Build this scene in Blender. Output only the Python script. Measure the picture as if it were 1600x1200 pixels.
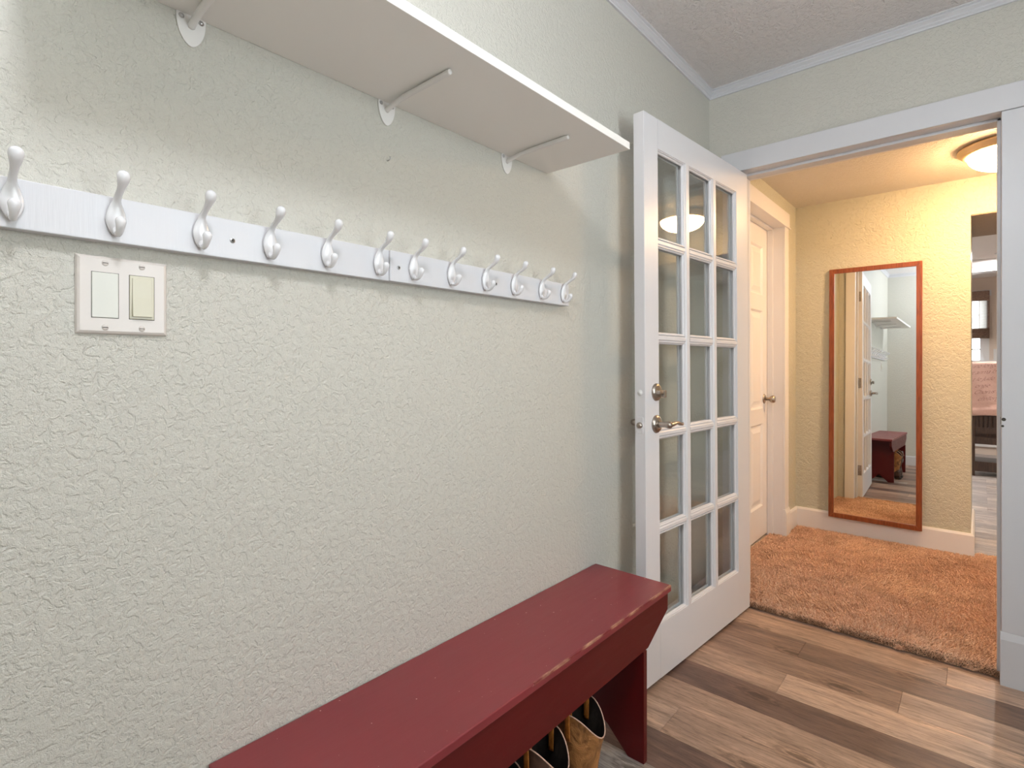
import bpy, bmesh, math, random
import numpy as np
from mathutils import Vector, Matrix
PI = math.pi; R = math.radians
random.seed(7)
sc = bpy.context.scene
COL = sc.collection
for o in list(bpy.data.objects): bpy.data.objects.remove(o)

# ------------------------------------------------------------------ camera, world, light, exposure
CAMH = 1.15
cd = bpy.data.cameras.new('camera'); cam = bpy.data.objects.new('camera', cd); COL.objects.link(cam)
cam.location = (0, 0, CAMH); cam.rotation_euler = (R(90), 0, R(41.1))
cd.sensor_width = 36; cd.lens = 36*837/1600; cd.shift_y = -31/1600; cd.clip_start = .02
sc.camera = cam
vs = sc.view_settings
vs.view_transform = 'Standard'; vs.look = 'None'; vs.gamma = 1; vs.use_curve_mapping = False
vs.exposure = 0.25
w = bpy.data.worlds.new('sky'); sc.world = w; w.use_nodes = True
bg = w.node_tree.nodes['Background']; bg.inputs[0].default_value = (.90, .955, 1, 1); bg.inputs[1].default_value = 6.8
LAMP_HALL = 93.0          # warm glass bowl in the hall
LAMP_ADDED = 93.0          # unseen globe added in the near room, stands in for bounced flash
LAMP_FAR = 900.0
HALL_COL = (1, .60, .28); ROOM_COL = (.94, .97, 1.04)
def portal(loc, rot, sx, sy):
    l = bpy.data.lights.new('sky_portal', 'AREA'); l.shape = 'RECTANGLE'; l.size = sx; l.size_y = sy
    l.cycles.is_portal = True
    o = bpy.data.objects.new('sky_portal', l); COL.objects.link(o); o.location = loc; o.rotation_euler = rot
portal((1.27, 1.02, 1.45), (0, R(90), 0), 1.25, 1.30)          # unseen window added for fill light, behind the camera's right
portal((-.35, 9.17, 1.5), (R(-90), 0, 0), .8, 1.2)

# ------------------------------------------------------------------ materials
def srgb(r, g, b):
    f = lambda c: (c/255/12.92) if c/255 <= .04045 else ((c/255+.055)/1.055)**2.4
    return (f(r), f(g), f(b), 1)
class NT:
    def __init__(s, name):
        s.m = bpy.data.materials.new(name); s.m.use_nodes = True; s.t = s.m.node_tree; s.t.nodes.clear()
        s.out = s.n('ShaderNodeOutputMaterial')
    def n(s, typ, **kw):
        nd = s.t.nodes.new(typ)
        for k, v in kw.items(): setattr(nd, k, v)
        return nd
    def l(s, a, b): s.t.links.new(a, b)
    def coord(s, scale=(1, 1, 1), loc=None):
        tc = s.n('ShaderNodeTexCoord'); mp = s.n('ShaderNodeMapping'); mp.inputs['Scale'].default_value = scale
        s.l(tc.outputs['Object'], mp.inputs['Vector'])
        if loc is not None: s.l(loc, mp.inputs['Location'])
        return mp.outputs[0]
    def noise(s, vec, scale, detail=2, rough=.5, dist=0):
        nd = s.n('ShaderNodeTexNoise'); nd.inputs['Scale'].default_value = scale; nd.inputs['Detail'].default_value = detail
        nd.inputs['Roughness'].default_value = rough; nd.inputs['Distortion'].default_value = dist
        s.l(vec, nd.inputs['Vector']); return nd.outputs['Fac']
    def ramp(s, fac, stops):
        nd = s.n('ShaderNodeValToRGB'); cr = nd.color_ramp
        while len(cr.elements) < len(stops): cr.elements.new(.5)
        for e, (p, c) in zip(cr.elements, stops):
            e.position = p; e.color = c if len(c) == 4 else (*c, 1)
        s.l(fac, nd.inputs[0]); return nd.outputs[0]
    def math(s, op, a, b=None, clamp=False):
        nd = s.n('ShaderNodeMath', operation=op, use_clamp=clamp)
        for i, v in enumerate((a, b)):
            if v is None: continue
            if isinstance(v, (int, float)): nd.inputs[i].default_value = v
            else: s.l(v, nd.inputs[i])
        return nd.outputs[0]
    def mix(s, fac, a, b, typ='MIX'):
        nd = s.n('ShaderNodeMix', data_type='RGBA', blend_type=typ)
        for i, v in ((0, fac), (6, a), (7, b)):
            if isinstance(v, (int, float, tuple)): nd.inputs[i].default_value = v
            else: s.l(v, nd.inputs[i])
        return nd.outputs[2]
    def bump(s, h, dist, strength=1.0, normal=None):
        b = s.n('ShaderNodeBump'); b.inputs['Strength'].default_value = strength; b.inputs['Distance'].default_value = dist
        s.l(h, b.inputs['Height'])
        if normal is not None: s.l(normal, b.inputs['Normal'])
        return b.outputs[0]
    def pbr(s, col, rough=.5, metal=0, spec=.5, normal=None, **kw):
        p = s.n('ShaderNodeBsdfPrincipled')
        for k, v in (('Base Color', col), ('Roughness', rough), ('Metallic', metal), ('Specular IOR Level', spec)):
            if isinstance(v, (int, float, tuple)): p.inputs[k].default_value = v
            else: s.l(v, p.inputs[k])
        for k, v in kw.items(): p.inputs[k.replace('_', ' ')].default_value = v
        if normal is not None: s.l(normal, p.inputs['Normal'])
        s.l(p.outputs[0], s.out.inputs[0]); return s.m

def plaster(name, col, rough, scale, depth, spec=.5, fine=.35):
    t = NT(name); v = t.coord()
    warp = t.noise(v, scale*.55, 3, .55, .6)
    plate = t.ramp(warp, [(.40, (0, 0, 0)), (.50, (.75, .75, .75)), (.60, (1, 1, 1))])
    small = t.noise(v, scale*1.9, 3, .6, .3)
    dots = t.noise(v, scale*5, 2, .5)
    h = t.math('ADD', t.math('MULTIPLY', plate, .55), t.math('MULTIPLY', small, .8))
    h = t.math('ADD', h, t.math('MULTIPLY', dots, fine))
    big = t.noise(v, 1.3, 2)
    c = t.mix(t.math('MULTIPLY', big, .10), col, tuple(x*.9 for x in col[:3])+(1,))
    return t.pbr(c, rough, 0, spec, t.bump(h, depth))
SAGE = srgb(206, 204, 194)
M = {}
M['sage'] = plaster('sage_knockdown_paint', SAGE, .36, 140, .0022, .6, .45)
M['sage_hall'] = plaster('sage_heavy_texture_paint', srgb(208, 205, 186), .34, 95, .0042, .5, .15)
M['ceiling'] = plaster('white_textured_ceiling', srgb(240, 235, 233), .55, 100, .0065, .35)
M['ceiling_hall'] = plaster('cream_textured_ceiling', srgb(228, 221, 210), .45, 100, .0045, .45)
M['beige_wall'] = plaster('beige_wall_paint', srgb(214, 200, 190), .6, 60, .001, .3)

def paint(name, col, rough=.35, grain=.0003, spec=.5):
    t = NT(name); v = t.coord((1, 1, .06))
    n = t.noise(v, 160, 3, .6); b = t.noise(t.coord(), 9, 3)
    c = t.mix(t.math('MULTIPLY', b, .12), col, tuple(x*.86 for x in col[:3])+(1,))
    return t.pbr(c, rough, 0, spec, t.bump(n, grain))
M['white'] = paint('white_gloss_paint', srgb(212, 212, 215), .33)
M['white_door'] = paint('white_door_paint', srgb(226, 224, 226), .32)
M['white_shelf'] = paint('white_melamine', srgb(242, 239, 234), .4, .00005)
M['white_hook'] = paint('white_enamel', srgb(232, 232, 234), .14, .0, .6)
M['white_metal'] = paint('white_powder_coated_metal', srgb(233, 231, 228), .35, .0)
M['cream_door'] = paint('cream_white_paint', srgb(234, 231, 230), .35)
M['plate'] = paint('light_almond_plastic', srgb(212, 205, 198), .3, .0)
M['blank'] = paint('off_white_plastic', srgb(210, 210, 200), .3, .0)
M['ivory'] = paint('ivory_plastic', srgb(200, 195, 172), .28, .0)
M['dark_gap'] = paint('dark_recess', srgb(70, 66, 60), .8, .0)

def metal(name, col, rough):
    t = NT(name); n = t.noise(t.coord((1, 1, 8)), 120, 2)
    return t.pbr(col, t.math('ADD', t.math('MULTIPLY', n, .15), rough), 1.0)
M['nickel'] = metal('satin_nickel', srgb(176, 166, 156), .22)
M['steel'] = metal('zinc_steel', srgb(190, 190, 190), .25)
M['brass'] = metal('brushed_bronze', srgb(228, 206, 172), .42)

# red bench paint with chips, darker copy for the less lit apron and legs
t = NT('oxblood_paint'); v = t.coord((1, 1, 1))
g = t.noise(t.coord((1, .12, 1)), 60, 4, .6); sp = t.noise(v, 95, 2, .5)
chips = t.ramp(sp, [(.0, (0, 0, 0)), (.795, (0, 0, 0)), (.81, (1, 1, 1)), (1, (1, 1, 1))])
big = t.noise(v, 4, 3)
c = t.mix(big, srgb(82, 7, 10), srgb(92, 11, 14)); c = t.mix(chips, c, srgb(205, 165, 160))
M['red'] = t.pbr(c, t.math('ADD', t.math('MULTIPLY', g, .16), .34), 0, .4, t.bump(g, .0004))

t = NT('oxblood_paint_lit');  # lighter copy of the bench red: light on the seat top put into colour
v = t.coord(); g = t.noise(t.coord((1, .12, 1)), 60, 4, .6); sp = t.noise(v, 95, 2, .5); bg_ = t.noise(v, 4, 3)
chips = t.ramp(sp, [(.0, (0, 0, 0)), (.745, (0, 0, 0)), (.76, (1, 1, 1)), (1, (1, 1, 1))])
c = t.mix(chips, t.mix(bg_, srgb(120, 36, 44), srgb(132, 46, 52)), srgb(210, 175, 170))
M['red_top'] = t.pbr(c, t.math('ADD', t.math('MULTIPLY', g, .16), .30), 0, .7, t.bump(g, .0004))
# worn edge strip of the seat
t = NT('oxblood_worn_edge'); wn = t.noise(t.coord((1, .35, 1)), 26, 4, .65)
wr = t.ramp(wn, [(0, (0, 0, 0)), (.40, (0, 0, 0)), (.58, (1, 1, 1)), (1, (1, 1, 1))])
M['red_worn'] = t.pbr(t.mix(t.math('MULTIPLY', wr, .75), srgb(122, 36, 44), srgb(206, 160, 128)), .4, 0, .5)

# planks: colour of each piece comes from the piece itself
def planks(name, gloss=.30, axis=0, sat=1.0):
    t = NT(name); oi = t.n('ShaderNodeObjectInfo')
    off = t.n('ShaderNodeVectorMath', operation='SCALE'); off.inputs[0].default_value = (37, 91, 53)
    t.l(oi.outputs['Random'], off.inputs['Scale'])
    vs_ = t.coord((.9, 9, 9), off.outputs[0]); vl = t.coord((.55, 3.2, 1), off.outputs[0]); vf = t.coord((2.2, 60, 20), off.outputs[0])
    grain = t.noise(vs_, 5, 6, .62, .9); fine = t.noise(vf, 6, 4, .6); patch = t.noise(vl, 2.4, 4, .6, 1.2)
    g = t.ramp(grain, [(.28, (.50, .47, .45)), (.42, (.86, .85, .84)), (.56, (1.04, 1.03, 1.01)), (.72, (1.32, 1.28, 1.24))])
    p = t.ramp(patch, [(.33, (.74, .74, .76)), (.5, (1, 1, 1)), (.66, (1.24, 1.22, 1.2))])
    f = t.ramp(fine, [(.3, (.72, .70, .68)), (.62, (1.10, 1.10, 1.10))])
    c = t.mix(1.0, oi.outputs['Color'], g, 'MULTIPLY'); c = t.mix(1.0, c, p, 'MULTIPLY'); c = t.mix(1.0, c, f, 'MULTIPLY')
    crisp = t.noise(t.coord((5, 34, 1), off.outputs[0]), 5, 6, .72, .4)
    c = t.mix(1.0, c, t.ramp(crisp, [(.36, (.70, .68, .66)), (.48, (1, 1, 1)), (.62, (1.08, 1.07, 1.06))]), 'MULTIPLY')
    # knots
    vo = t.n('ShaderNodeTexVoronoi'); vo.voronoi_dimensions = '2D'; vo.inputs['Scale'].default_value = 1.0; vo.inputs['Randomness'].default_value = 1
    t.l(t.coord((2.0, 5.5, 1), off.outputs[0]), vo.inputs['Vector'])
    wob = t.math('ADD', vo.outputs['Distance'], t.math('MULTIPLY', t.noise(t.coord((3, 14, 1)), 5, 4, .7), .22))
    k = t.ramp(wob, [(.0, (.40, .36, .34)), (.17, (.5, .46, .43)), (.21, (1.18, 1.16, 1.13)), (.245, (.66, .63, .61)), (.28, (1.16, 1.14, 1.1)), (.40, (1, 1, 1))])
    c = t.mix(1.0, c, k, 'MULTIPLY')
    return t.pbr(c, t.math('ADD', t.math('MULTIPLY', fine, .18), gloss), 0, .45, t.bump(t.math('ADD', grain, fine), .0006))
M['plank'] = planks('vinyl_plank')
M['plank_dark_core'] = paint('plank_joint', srgb(84, 70, 61), .8, 0); M['plank_pale_core'] = paint('pale_plank_joint', srgb(150, 146, 144), .8, 0)

t = NT('tan_shag_pile'); v = t.coord(); n1 = t.noise(v, 260, 2, .6); n2 = t.noise(v, 9, 4, .6)
c = t.ramp(n1, [(.3, srgb(196, 156, 128)), (.5, srgb(240, 200, 168)), (.68, srgb(252, 224, 198))])
c = t.mix(t.ramp(n2, [(.40, (.32, .32, .32)), (.52, (0, 0, 0))]), c, srgb(176, 132, 100))
M['pile'] = t.pbr(c, .9, 0, .15)
M['backing'] = NT('carpet_backing').pbr(srgb(220, 178, 146), .95, 0, .1)
t = NT('soiled_pile'); n1 = t.noise(t.coord(), 300, 2)
M['pile_dark'] = t.pbr(t.ramp(n1, [(.40, srgb(78, 62, 50)), (.54, srgb(214, 176, 146))]), .95, 0, .1)

t = NT('cherry_wood'); g = t.noise(t.coord((14, 14, 1.2)), 9, 5, .6, .5)
M['cherry'] = t.pbr(t.ramp(g, [(.3, srgb(106, 52, 28)), (.5, srgb(134, 70, 38)), (.7, srgb(150, 84, 50))]), .33, 0, .5, t.bump(g, .0003))
t = NT('mirror_silver'); M['mirror'] = t.pbr((.90, .92, .91, 1), 0.0, 1.0)
t = NT('dark_wood'); g = t.noise(t.coord((10, 10, 1.5)), 8, 4); M['dark_wood'] = t.pbr(t.ramp(g, [(.3, srgb(40, 28, 24)), (.7, srgb(70, 50, 42))]), .4)
t = NT('woven_reed'); g = t.noise(t.coord((3, 1, 30)), 14, 4); M['reed'] = t.pbr(t.ramp(g, [(.3, srgb(100, 78, 68)), (.7, srgb(166, 138, 124))]), .8)
t = NT('sheer_woven_cloth'); d = t.n('ShaderNodeBsdfTranslucent'); d.inputs[0].default_value = (.8, .78, .74, 1); e = t.n('ShaderNodeBsdfTransparent'); mx = t.n('ShaderNodeMixShader')
mx.inputs[0].default_value = .45; t.l(d.outputs[0], mx.inputs[1]); t.l(e.outputs[0], mx.inputs[2]); t.l(mx.outputs[0], t.out.inputs[0]); M['sheer'] = t.m
t = NT('pink_cotton'); g = t.noise(t.coord(), 90, 3); M['pink'] = t.pbr(t.mix(g, srgb(190, 156, 148), srgb(204, 172, 162)), .9, 0, .2, t.bump(g, .001))
M['ink'] = NT('brown_ink').pbr(srgb(120, 82, 76), .8)

def glass(name, tint=(.97, .985, .98, 1)):
    t = NT(name); a = t.n('ShaderNodeBsdfTransparent'); a.inputs[0].default_value = tint
    g = t.n('ShaderNodeBsdfGlossy'); g.inputs['Roughness'].default_value = 0.0
    lw = t.n('ShaderNodeLayerWeight'); lw.inputs[0].default_value = .5; mx = t.n('ShaderNodeMixShader')
    fr = t.math('ADD', t.math('MULTIPLY', t.math('POWER', lw.outputs['Facing'], 5.0), .95), .045)
    t.l(fr, mx.inputs[0]); t.l(a.outputs[0], mx.inputs[1]); t.l(g.outputs[0], mx.inputs[2]); t.l(mx.outputs[0], t.out.inputs[0])
    return t.m
M['glass'] = glass('clear_window_glass')

def glow(name, col, st):
    t = NT(name); e = t.n('ShaderNodeEmission'); e.inputs[0].default_value = (*col, 1); e.inputs[1].default_value = st
    t.l(e.outputs[0], t.out.inputs[0]); return t.m
M['bowl_hall'] = glow('lit_frosted_bowl_warm', HALL_COL, LAMP_HALL)
M['globe_fill'] = glow('lit_added_globe', ROOM_COL, LAMP_ADDED)
M['lamp_far'] = glow('lit_downlight', (1, .93, .85), LAMP_FAR)

def leather(name, c1, c2, rough=.55, sc_=18, bump=.0015):
    t = NT(name); v = t.coord((1, 1, .7)); g = t.noise(v, sc_, 5, .6, 1.2); f = t.noise(v, 400, 2)
    return t.pbr(t.ramp(g, [(.32, c1), (.62, c2)]), rough, 0, .4, t.bump(t.math('ADD', g, t.math('MULTIPLY', f, .08)), bump))
M['tan_leather'] = leather('tan_leather', srgb(84, 50, 22), srgb(178, 124, 72), .6, 22, .007)
M['black_leather'] = leather('black_leather', srgb(30, 26, 24), srgb(52, 46, 42), .5)
M['brown_leather'] = leather('brown_leather', srgb(52, 36, 30), srgb(88, 64, 52), .55)
M['strap'] = leather('orange_webbing', srgb(150, 86, 26), srgb(196, 124, 52), .7, 60)
M['piping'] = leather('pale_tan_piping', srgb(176, 140, 122), srgb(206, 172, 152), .6, 60)
M['sole'] = leather('dark_rubber_sole', srgb(34, 28, 24), srgb(60, 48, 40), .7)
M['lace'] = NT('grey_laces').pbr(srgb(150, 145, 140), .8)
M['cloth_grey'] = NT('grey_fabric').pbr(srgb(120, 124, 128), .9)

# ------------------------------------------------------------------ mesh helpers
def BM(): return bmesh.new()
def box(bm, x0, x1, y0, y1, z0, z1):
    vs_ = [bm.verts.new(p) for p in ((x0,y0,z0),(x1,y0,z0),(x1,y1,z0),(x0,y1,z0),(x0,y0,z1),(x1,y0,z1),(x1,y1,z1),(x0,y1,z1))]
    for f in ((0,3,2,1),(4,5,6,7),(0,1,5,4),(1,2,6,5),(2,3,7,6),(3,0,4,7)): bm.faces.new([vs_[i] for i in f])
    return bm
def prism(bm, pts, f0, f1):
    """pts 2-D outline; f0/f1 map a 2-D point to the two end faces."""
    a = [bm.verts.new(f0(p)) for p in pts]; b = [bm.verts.new(f1(p)) for p in pts]; n = len(pts)
    bm.faces.new(a); bm.faces.new(b[::-1])
    for i in range(n): bm.faces.new((a[i], a[(i+1) % n], b[(i+1) % n], b[i]))
    bmesh.ops.recalc_face_normals(bm, faces=bm.faces); return bm
def lathe(bm, prof, c=(0, 0, 0), ax='z', seg=32):
    """prof list of (r, h) along axis; closes at r=0."""
    rings = []
    for r, h in prof:
        ring = []
        for i in range(1 if r < 1e-6 else seg):
            a = 2*PI*i/seg; p = (r*math.cos(a), r*math.sin(a), h)
            if ax == 'x': p = (p[2], p[0], p[1])
            if ax == 'y': p = (p[0], p[2], p[1])
            ring.append(bm.verts.new((p[0]+c[0], p[1]+c[1], p[2]+c[2])))
        rings.append(ring)
    for a, b in zip(rings, rings[1:]):
        for i in range(seg):
            j = (i+1) % seg
            q = [a[i % len(a)], a[j % len(a)], b[j % len(b)], b[i % len(b)]]
            q2 = []
            for v in q:
                if v not in q2: q2.append(v)
            if len(q2) > 2: bm.faces.new(q2)
    bmesh.ops.recalc_face_normals(bm, faces=bm.faces); return bm
def sweep(bm, pts, rad, side=(0, 1, 0), seg=14):
    """elliptical tube; rad = (half width along side, half thickness)."""
    side = Vector(side); pts = [Vector(p) for p in pts]; rings = []
    for i, p in enumerate(pts):
        t = (pts[min(i+1, len(pts)-1)]-pts[max(i-1, 0)]).normalized()
        s = (side-t*side.dot(t)).normalized(); u = t.cross(s)
        w_, h_ = rad[i]
        rings.append([bm.verts.new(p+s*w_*math.cos(2*PI*k/seg)+u*h_*math.sin(2*PI*k/seg)) for k in range(seg)])
    for a, b in zip(rings, rings[1:]):
        for k in range(seg): bm.faces.new((a[k], a[(k+1) % seg], b[(k+1) % seg], b[k]))
    bm.faces.new(rings[0][::-1]); bm.faces.new(rings[-1])
    bmesh.ops.recalc_face_normals(bm, faces=bm.faces); return bm
def smooth_path(keys, n=6):
    """Catmull-Rom through keys (tuples of any length)."""
    k = [np.array(q, float) for q in keys]; k = [2*k[0]-k[1]]+k+[2*k[-1]-k[-2]]; out = []
    for i in range(1, len(k)-2):
        for s in range(n):
            t = s/n
            out.append(.5*((2*k[i])+(-k[i-1]+k[i+1])*t+(2*k[i-1]-5*k[i]+4*k[i+1]-k[i+2])*t*t+(-k[i-1]+3*k[i]-3*k[i+1]+k[i+2])*t**3))
    out.append(k[-2]); return out
def obj(name, bm, mat, parent=None, bevel=0, smooth=False, seg=2):
    me = bpy.data.meshes.new(name)
    bmesh.ops.recalc_face_normals(bm, faces=bm.faces)
    bm.to_mesh(me); bm.free()
    o = bpy.data.objects.new(name, me); COL.objects.link(o); me.materials.append(mat)
    if smooth:
        for p in me.polygons: p.use_smooth = True
    if bevel:
        b = o.modifiers.new('edge', 'BEVEL'); b.width = bevel; b.segments = seg; b.limit_method = 'ANGLE'; b.angle_limit = R(40)
        b.harden_normals = False
    if parent: o.parent = parent
    return o
def tag(o, label=None, cat=None, group=None, kind=None):
    if label: o['label'] = label
    if cat: o['category'] = cat
    if group: o['group'] = group
    if kind: o['kind'] = kind
    return o
def root(name, loc=(0, 0, 0), rot=(0, 0, 0), **kw):
    o = bpy.data.objects.new(name, None); COL.objects.link(o); o.location = loc; o.rotation_euler = rot; o.empty_display_size = .1
    return tag(o, **kw)
def struct(name, bm, mat, label, cat, bevel=0, parent=None):
    return tag(obj(name, bm, mat, parent, bevel), label, cat, kind='structure')
def copy_tree(o, parent=None):
    c = o.copy(); COL.objects.link(c); c.parent = parent
    for ch in list(o.children): copy_tree(ch, c)
    return c

# ------------------------------------------------------------------ dimensions
YB, YB2 = 2.62, 2.76         # wall with the doorway: near face, hall face
CZ = 2.483                   # ceiling of the near room
HZ = 2.255                   # hall ceiling
DX0, DX1, DZ = -.855, .060, 2.058
YM = 4.18                    # hall wall that carries the mirror
XR, YR = 1.20, -.27          # right wall, rear wall of the near room

# ------------------------------------------------------------------ walls
b = BM(); box(b, -1.14, -1.0, YR-.14, YB2, -.05, CZ+.1)
struct('wall_left', b, M['sage'], 'pale sage knockdown textured wall carrying the shelf and the coat hooks', 'wall')
b = BM(); box(b, -1.14, XR+.14, YR-.14, YR, -.05, CZ+.1)
struct('wall_rear', b, M['sage'], 'sage textured wall behind the bench end, seen in the mirror', 'wall')
b = BM(); box(b, -1.0, DX0-.02, YB, YB2, -.05, CZ+.1); box(b, DX1+.02, XR+.14, YB, YB2, -.05, CZ+.1); box(b, DX0-.02, DX1+.02, YB, YB2, DZ+.02, CZ+.1)
struct('wall_back', b, M['sage'], 'sage textured wall around and above the doorway to the hall', 'wall')
b = BM(); wy0, wy1, wz0, wz1 = .40, 1.64, .85, 2.05
box(b, XR, XR+.14, YR, wy0, -.05, CZ+.1); box(b, XR, XR+.14, wy1, YB, -.05, CZ+.1); box(b, XR, XR+.14, wy0, wy1, -.05, wz0); box(b, XR, XR+.14, wy0, wy1, wz1, CZ+.1)
struct('wall_right', b, M['sage'], 'sage textured wall with an added fill window opposite the coat hooks', 'wall')
b = BM(); box(b, -1.14, XR+.14, YR-.14, YB2, CZ, CZ+.1)
struct('ceiling', b, M['ceiling'], 'white stippled ceiling of the entry room', 'ceiling')
# hall shell: left wall with the panel door opening (recessed), mirror wall, header, right end
HX = -.98; hy0, hy1 = 3.09, 3.85
b = BM(); box(b, -1.9, -1.8, 2.76, 4.4, -.05, HZ+.1); box(b, -1.8, -1.2, 2.76, 2.86, -.05, HZ+.1); box(b, -1.8, -1.2, 4.3, 4.4, -.05, HZ+.1); box(b, -1.9, -1.2, 2.76, 4.4, HZ, HZ+.1); box(b, -1.9, -1.06, 2.76, 4.4, -.05, -.001)  # added box behind the panel door, blocks outside light leaking under it
struct('wall_light_block', b, M['beige_wall'], 'added box behind the closed panel door, keeping outside light out', 'wall')
b = BM(); box(b, -1.20, HX, YB2, hy0-.02, -.05, HZ+.1); box(b, -1.20, HX, hy1+.02, YM+.14, -.05, HZ+.1); box(b, -1.20, HX, hy0-.02, hy1+.02, DZ+.02, HZ+.1)
struct('wall_hall_left', b, M['sage_hall'], 'hall wall around the closed panel door', 'wall')
b = BM(); box(b, HX, -.038, YM, YM+.72, -.05, HZ+.1)
struct('wall_hall_back', b, M['sage_hall'], 'heavily textured warm lit hall wall behind the tall mirror', 'wall')
b = BM(); box(b, -.038, 1.6, YM, YM+.72, 2.036, HZ+.1)
M['soffit'] = plaster('popcorn_soffit_shaded', srgb(176, 160, 146), .8, 90, .006, .2)  # brown tone carries the shade under the header
struct('wall_header', b, M['sage_hall'], 'textured header above the passage beyond the mirror', 'wall')
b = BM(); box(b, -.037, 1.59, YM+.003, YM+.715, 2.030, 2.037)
struct('ceiling_soffit', b, M['soffit'], 'grainy underside of the passage header, shade put into its brown colour', 'ceiling')
b = BM(); box(b, 1.6, 1.74, YB2, 9.3, -.05, 2.5); struct('wall_hall_right', b, M['sage_hall'], 'hall wall at the far right end beyond the doorway', 'wall')
b = BM(); box(b, HX-.2, 1.6, YB2, YM, HZ, HZ+.1)
struct('ceiling_hall', b, M['ceiling_hall'], 'cream textured hall ceiling carrying the lit bowl lamp', 'ceiling')
# far room
b = BM(); box(b, -2.6, -2.46, YM+.72, 9.3, -.05, 2.5); struct('wall_far_left', b, M['beige_wall'], 'beige left wall of the room past the hall', 'wall')
b = BM(); box(b, -2.6, HX, YM+.58, YM+.72, -.05, 2.5); struct('wall_far_near', b, M['beige_wall'], 'beige near wall of the room past the hall', 'wall')
fx0, fx1, fz0, fz1 = -.75, .045, 1.10, 2.02
b = BM(); box(b, -2.6, fx0, 9.1, 9.24, -.05, 2.4); box(b, fx1, 1.7, 9.1, 9.24, -.05, 2.4); box(b, fx0, fx1, 9.1, 9.24, -.05, fz0); box(b, fx0, fx1, 9.1, 9.24, fz1, 2.4)
struct('wall_far_back', b, M['beige_wall'], 'beige end wall with the shaded window past the hall', 'wall')
b = BM(); box(b, -2.6, 1.7, YM+.72, 9.24, HZ, HZ+.1); struct('ceiling_far', b, M['ceiling'], 'white textured ceiling of the room past the hall', 'ceiling')
b = BM(); box(b, -2.46, 1.6, 7.5, 7.66, 2.125, HZ); struct('trim_beam', b, M['white'], 'white boxed beam crossing the far ceiling', 'beam')
b = BM(); box(b, -2.46, 1.6, 9.07, 9.1, .1, 1.16); box(b, -2.46, 1.6, 9.05, 9.1, 1.16, 1.20); box(b, fx1+.09, 1.6, 9.06, 9.1, 1.2, 1.34)
struct('trim_wainscot', b, M['white'], 'white wainscot below the far window', 'wainscot')

# ------------------------------------------------------------------ floors
T = {'L': srgb(184, 158, 140), 'ML': srgb(168, 142, 125), 'M': srgb(150, 124, 109), 'MD': srgb(130, 106, 93), 'D': srgb(108, 86, 78), 'G': srgb(162, 152, 144)}
def plank_mesh(L, W, H=.008, g=.0003, bv=.0006):
    bm = BM(); x1, y1 = L-g, W-g
    lo = [bm.verts.new(p) for p in ((g, g, 0), (x1, g, 0), (x1, y1, 0), (g, y1, 0))]
    mid = [bm.verts.new(p) for p in ((g, g, H-bv), (x1, g, H-bv), (x1, y1, H-bv), (g, y1, H-bv))]
    hi = [bm.verts.new(p) for p in ((g+bv, g+bv, H), (x1-bv, g+bv, H), (x1-bv, y1-bv, H), (g+bv, y1-bv, H))]
    for a, c in ((lo, mid), (mid, hi)):
        for i in range(4): bm.faces.new((a[i], a[(i+1) % 4], c[(i+1) % 4], c[i]))
    bm.faces.new(hi); return bm
b = BM(); box(b, -1.0, XR, YR, YB2-.10, -.05, -.008)
floor = struct('floor', b, M['plank_dark_core'], 'grey brown wood plank floor of the entry room', 'floor')
meshes = {}
def plank(x0, x1, y0, W, tone, parent):
    key = (round(x1-x0, 4), W)
    if key not in meshes:
        o = obj('plank', plank_mesh(x1-x0, W), M['plank'], parent); meshes[key] = o.data
    else:
        o = bpy.data.objects.new('plank', meshes[key]); COL.objects.link(o); o.parent = parent
    o.location = (x0, y0, -.008); o.color = tone if isinstance(tone, tuple) else T[tone]
    return o
XL = -1.0
rows = {0: ([-.09], ['ML', 'L']), 1: ([-.54, .55], ['MD', 'MD', 'M']), 2: ([-.203], ['M', 'L']), 3: ([-.537, .66], ['ML', 'L', 'M']),
        4: ([.42], ['D', 'MD']), 5: ([.2], ['ML', 'L']), 6: ([-.755, .45], ['L', 'ML', 'M']), 7: ([-.25], ['D', 'M']),
        8: ([-.62, .6], ['G', 'ML', 'D']), 9: ([.1], ['M', 'L'])}
rng = random.Random(3)
i = 0
while True:
    y1 = YB-.15*i; y0 = y1-.15
    if i == 0: y1 = YB
    if y1 <= YR+.001: break
    W = .15
    if y0 < YR: y0 = YR; W = round(y1-YR, 4)
    if i in rows: js, ts = rows[i]
    else:
        j = -1+rng.uniform(.2, 1.15); js = [j]+([j+1.22] if j+1.22 < XR-.1 else []); ts = [rng.choice(['L', 'ML', 'M', 'MD', 'D', 'G']) for _ in range(3)]
    xs = [XL]+js+[XR]
    for k in range(len(xs)-1): plank(xs[k], xs[k+1], y0, W, ts[k % len(ts)], floor)
    i += 1
plank(DX0, .06, YB, .04, 'ML', floor)     # strip under the doorway edge
# far floor
b = BM(); box(b, -2.5, 1.6, 4.25, 9.2, -.05, -.008)
ff = struct('floor_far', b, M['plank_pale_core'], 'pale grey plank floor of the room past the hall', 'floor')
y = 4.25; k = 0; pal = [srgb(170, 165, 166), srgb(180, 175, 174), srgb(158, 154, 157), srgb(176, 172, 174), srgb(186, 179, 176)]
while y < 9.19:
    W = .15 if y+.15 < 9.2 else round(9.2-y, 4)
    xs = [-2.46, -1.5+rng.uniform(-.3, .3), rng.choice([-.45, -.3, .05, -.6]), .95, 1.6]
    for q in range(4): plank(xs[q], xs[q+1], y, W, rng.choice(pal), ff)
    y += W; k += 1
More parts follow.
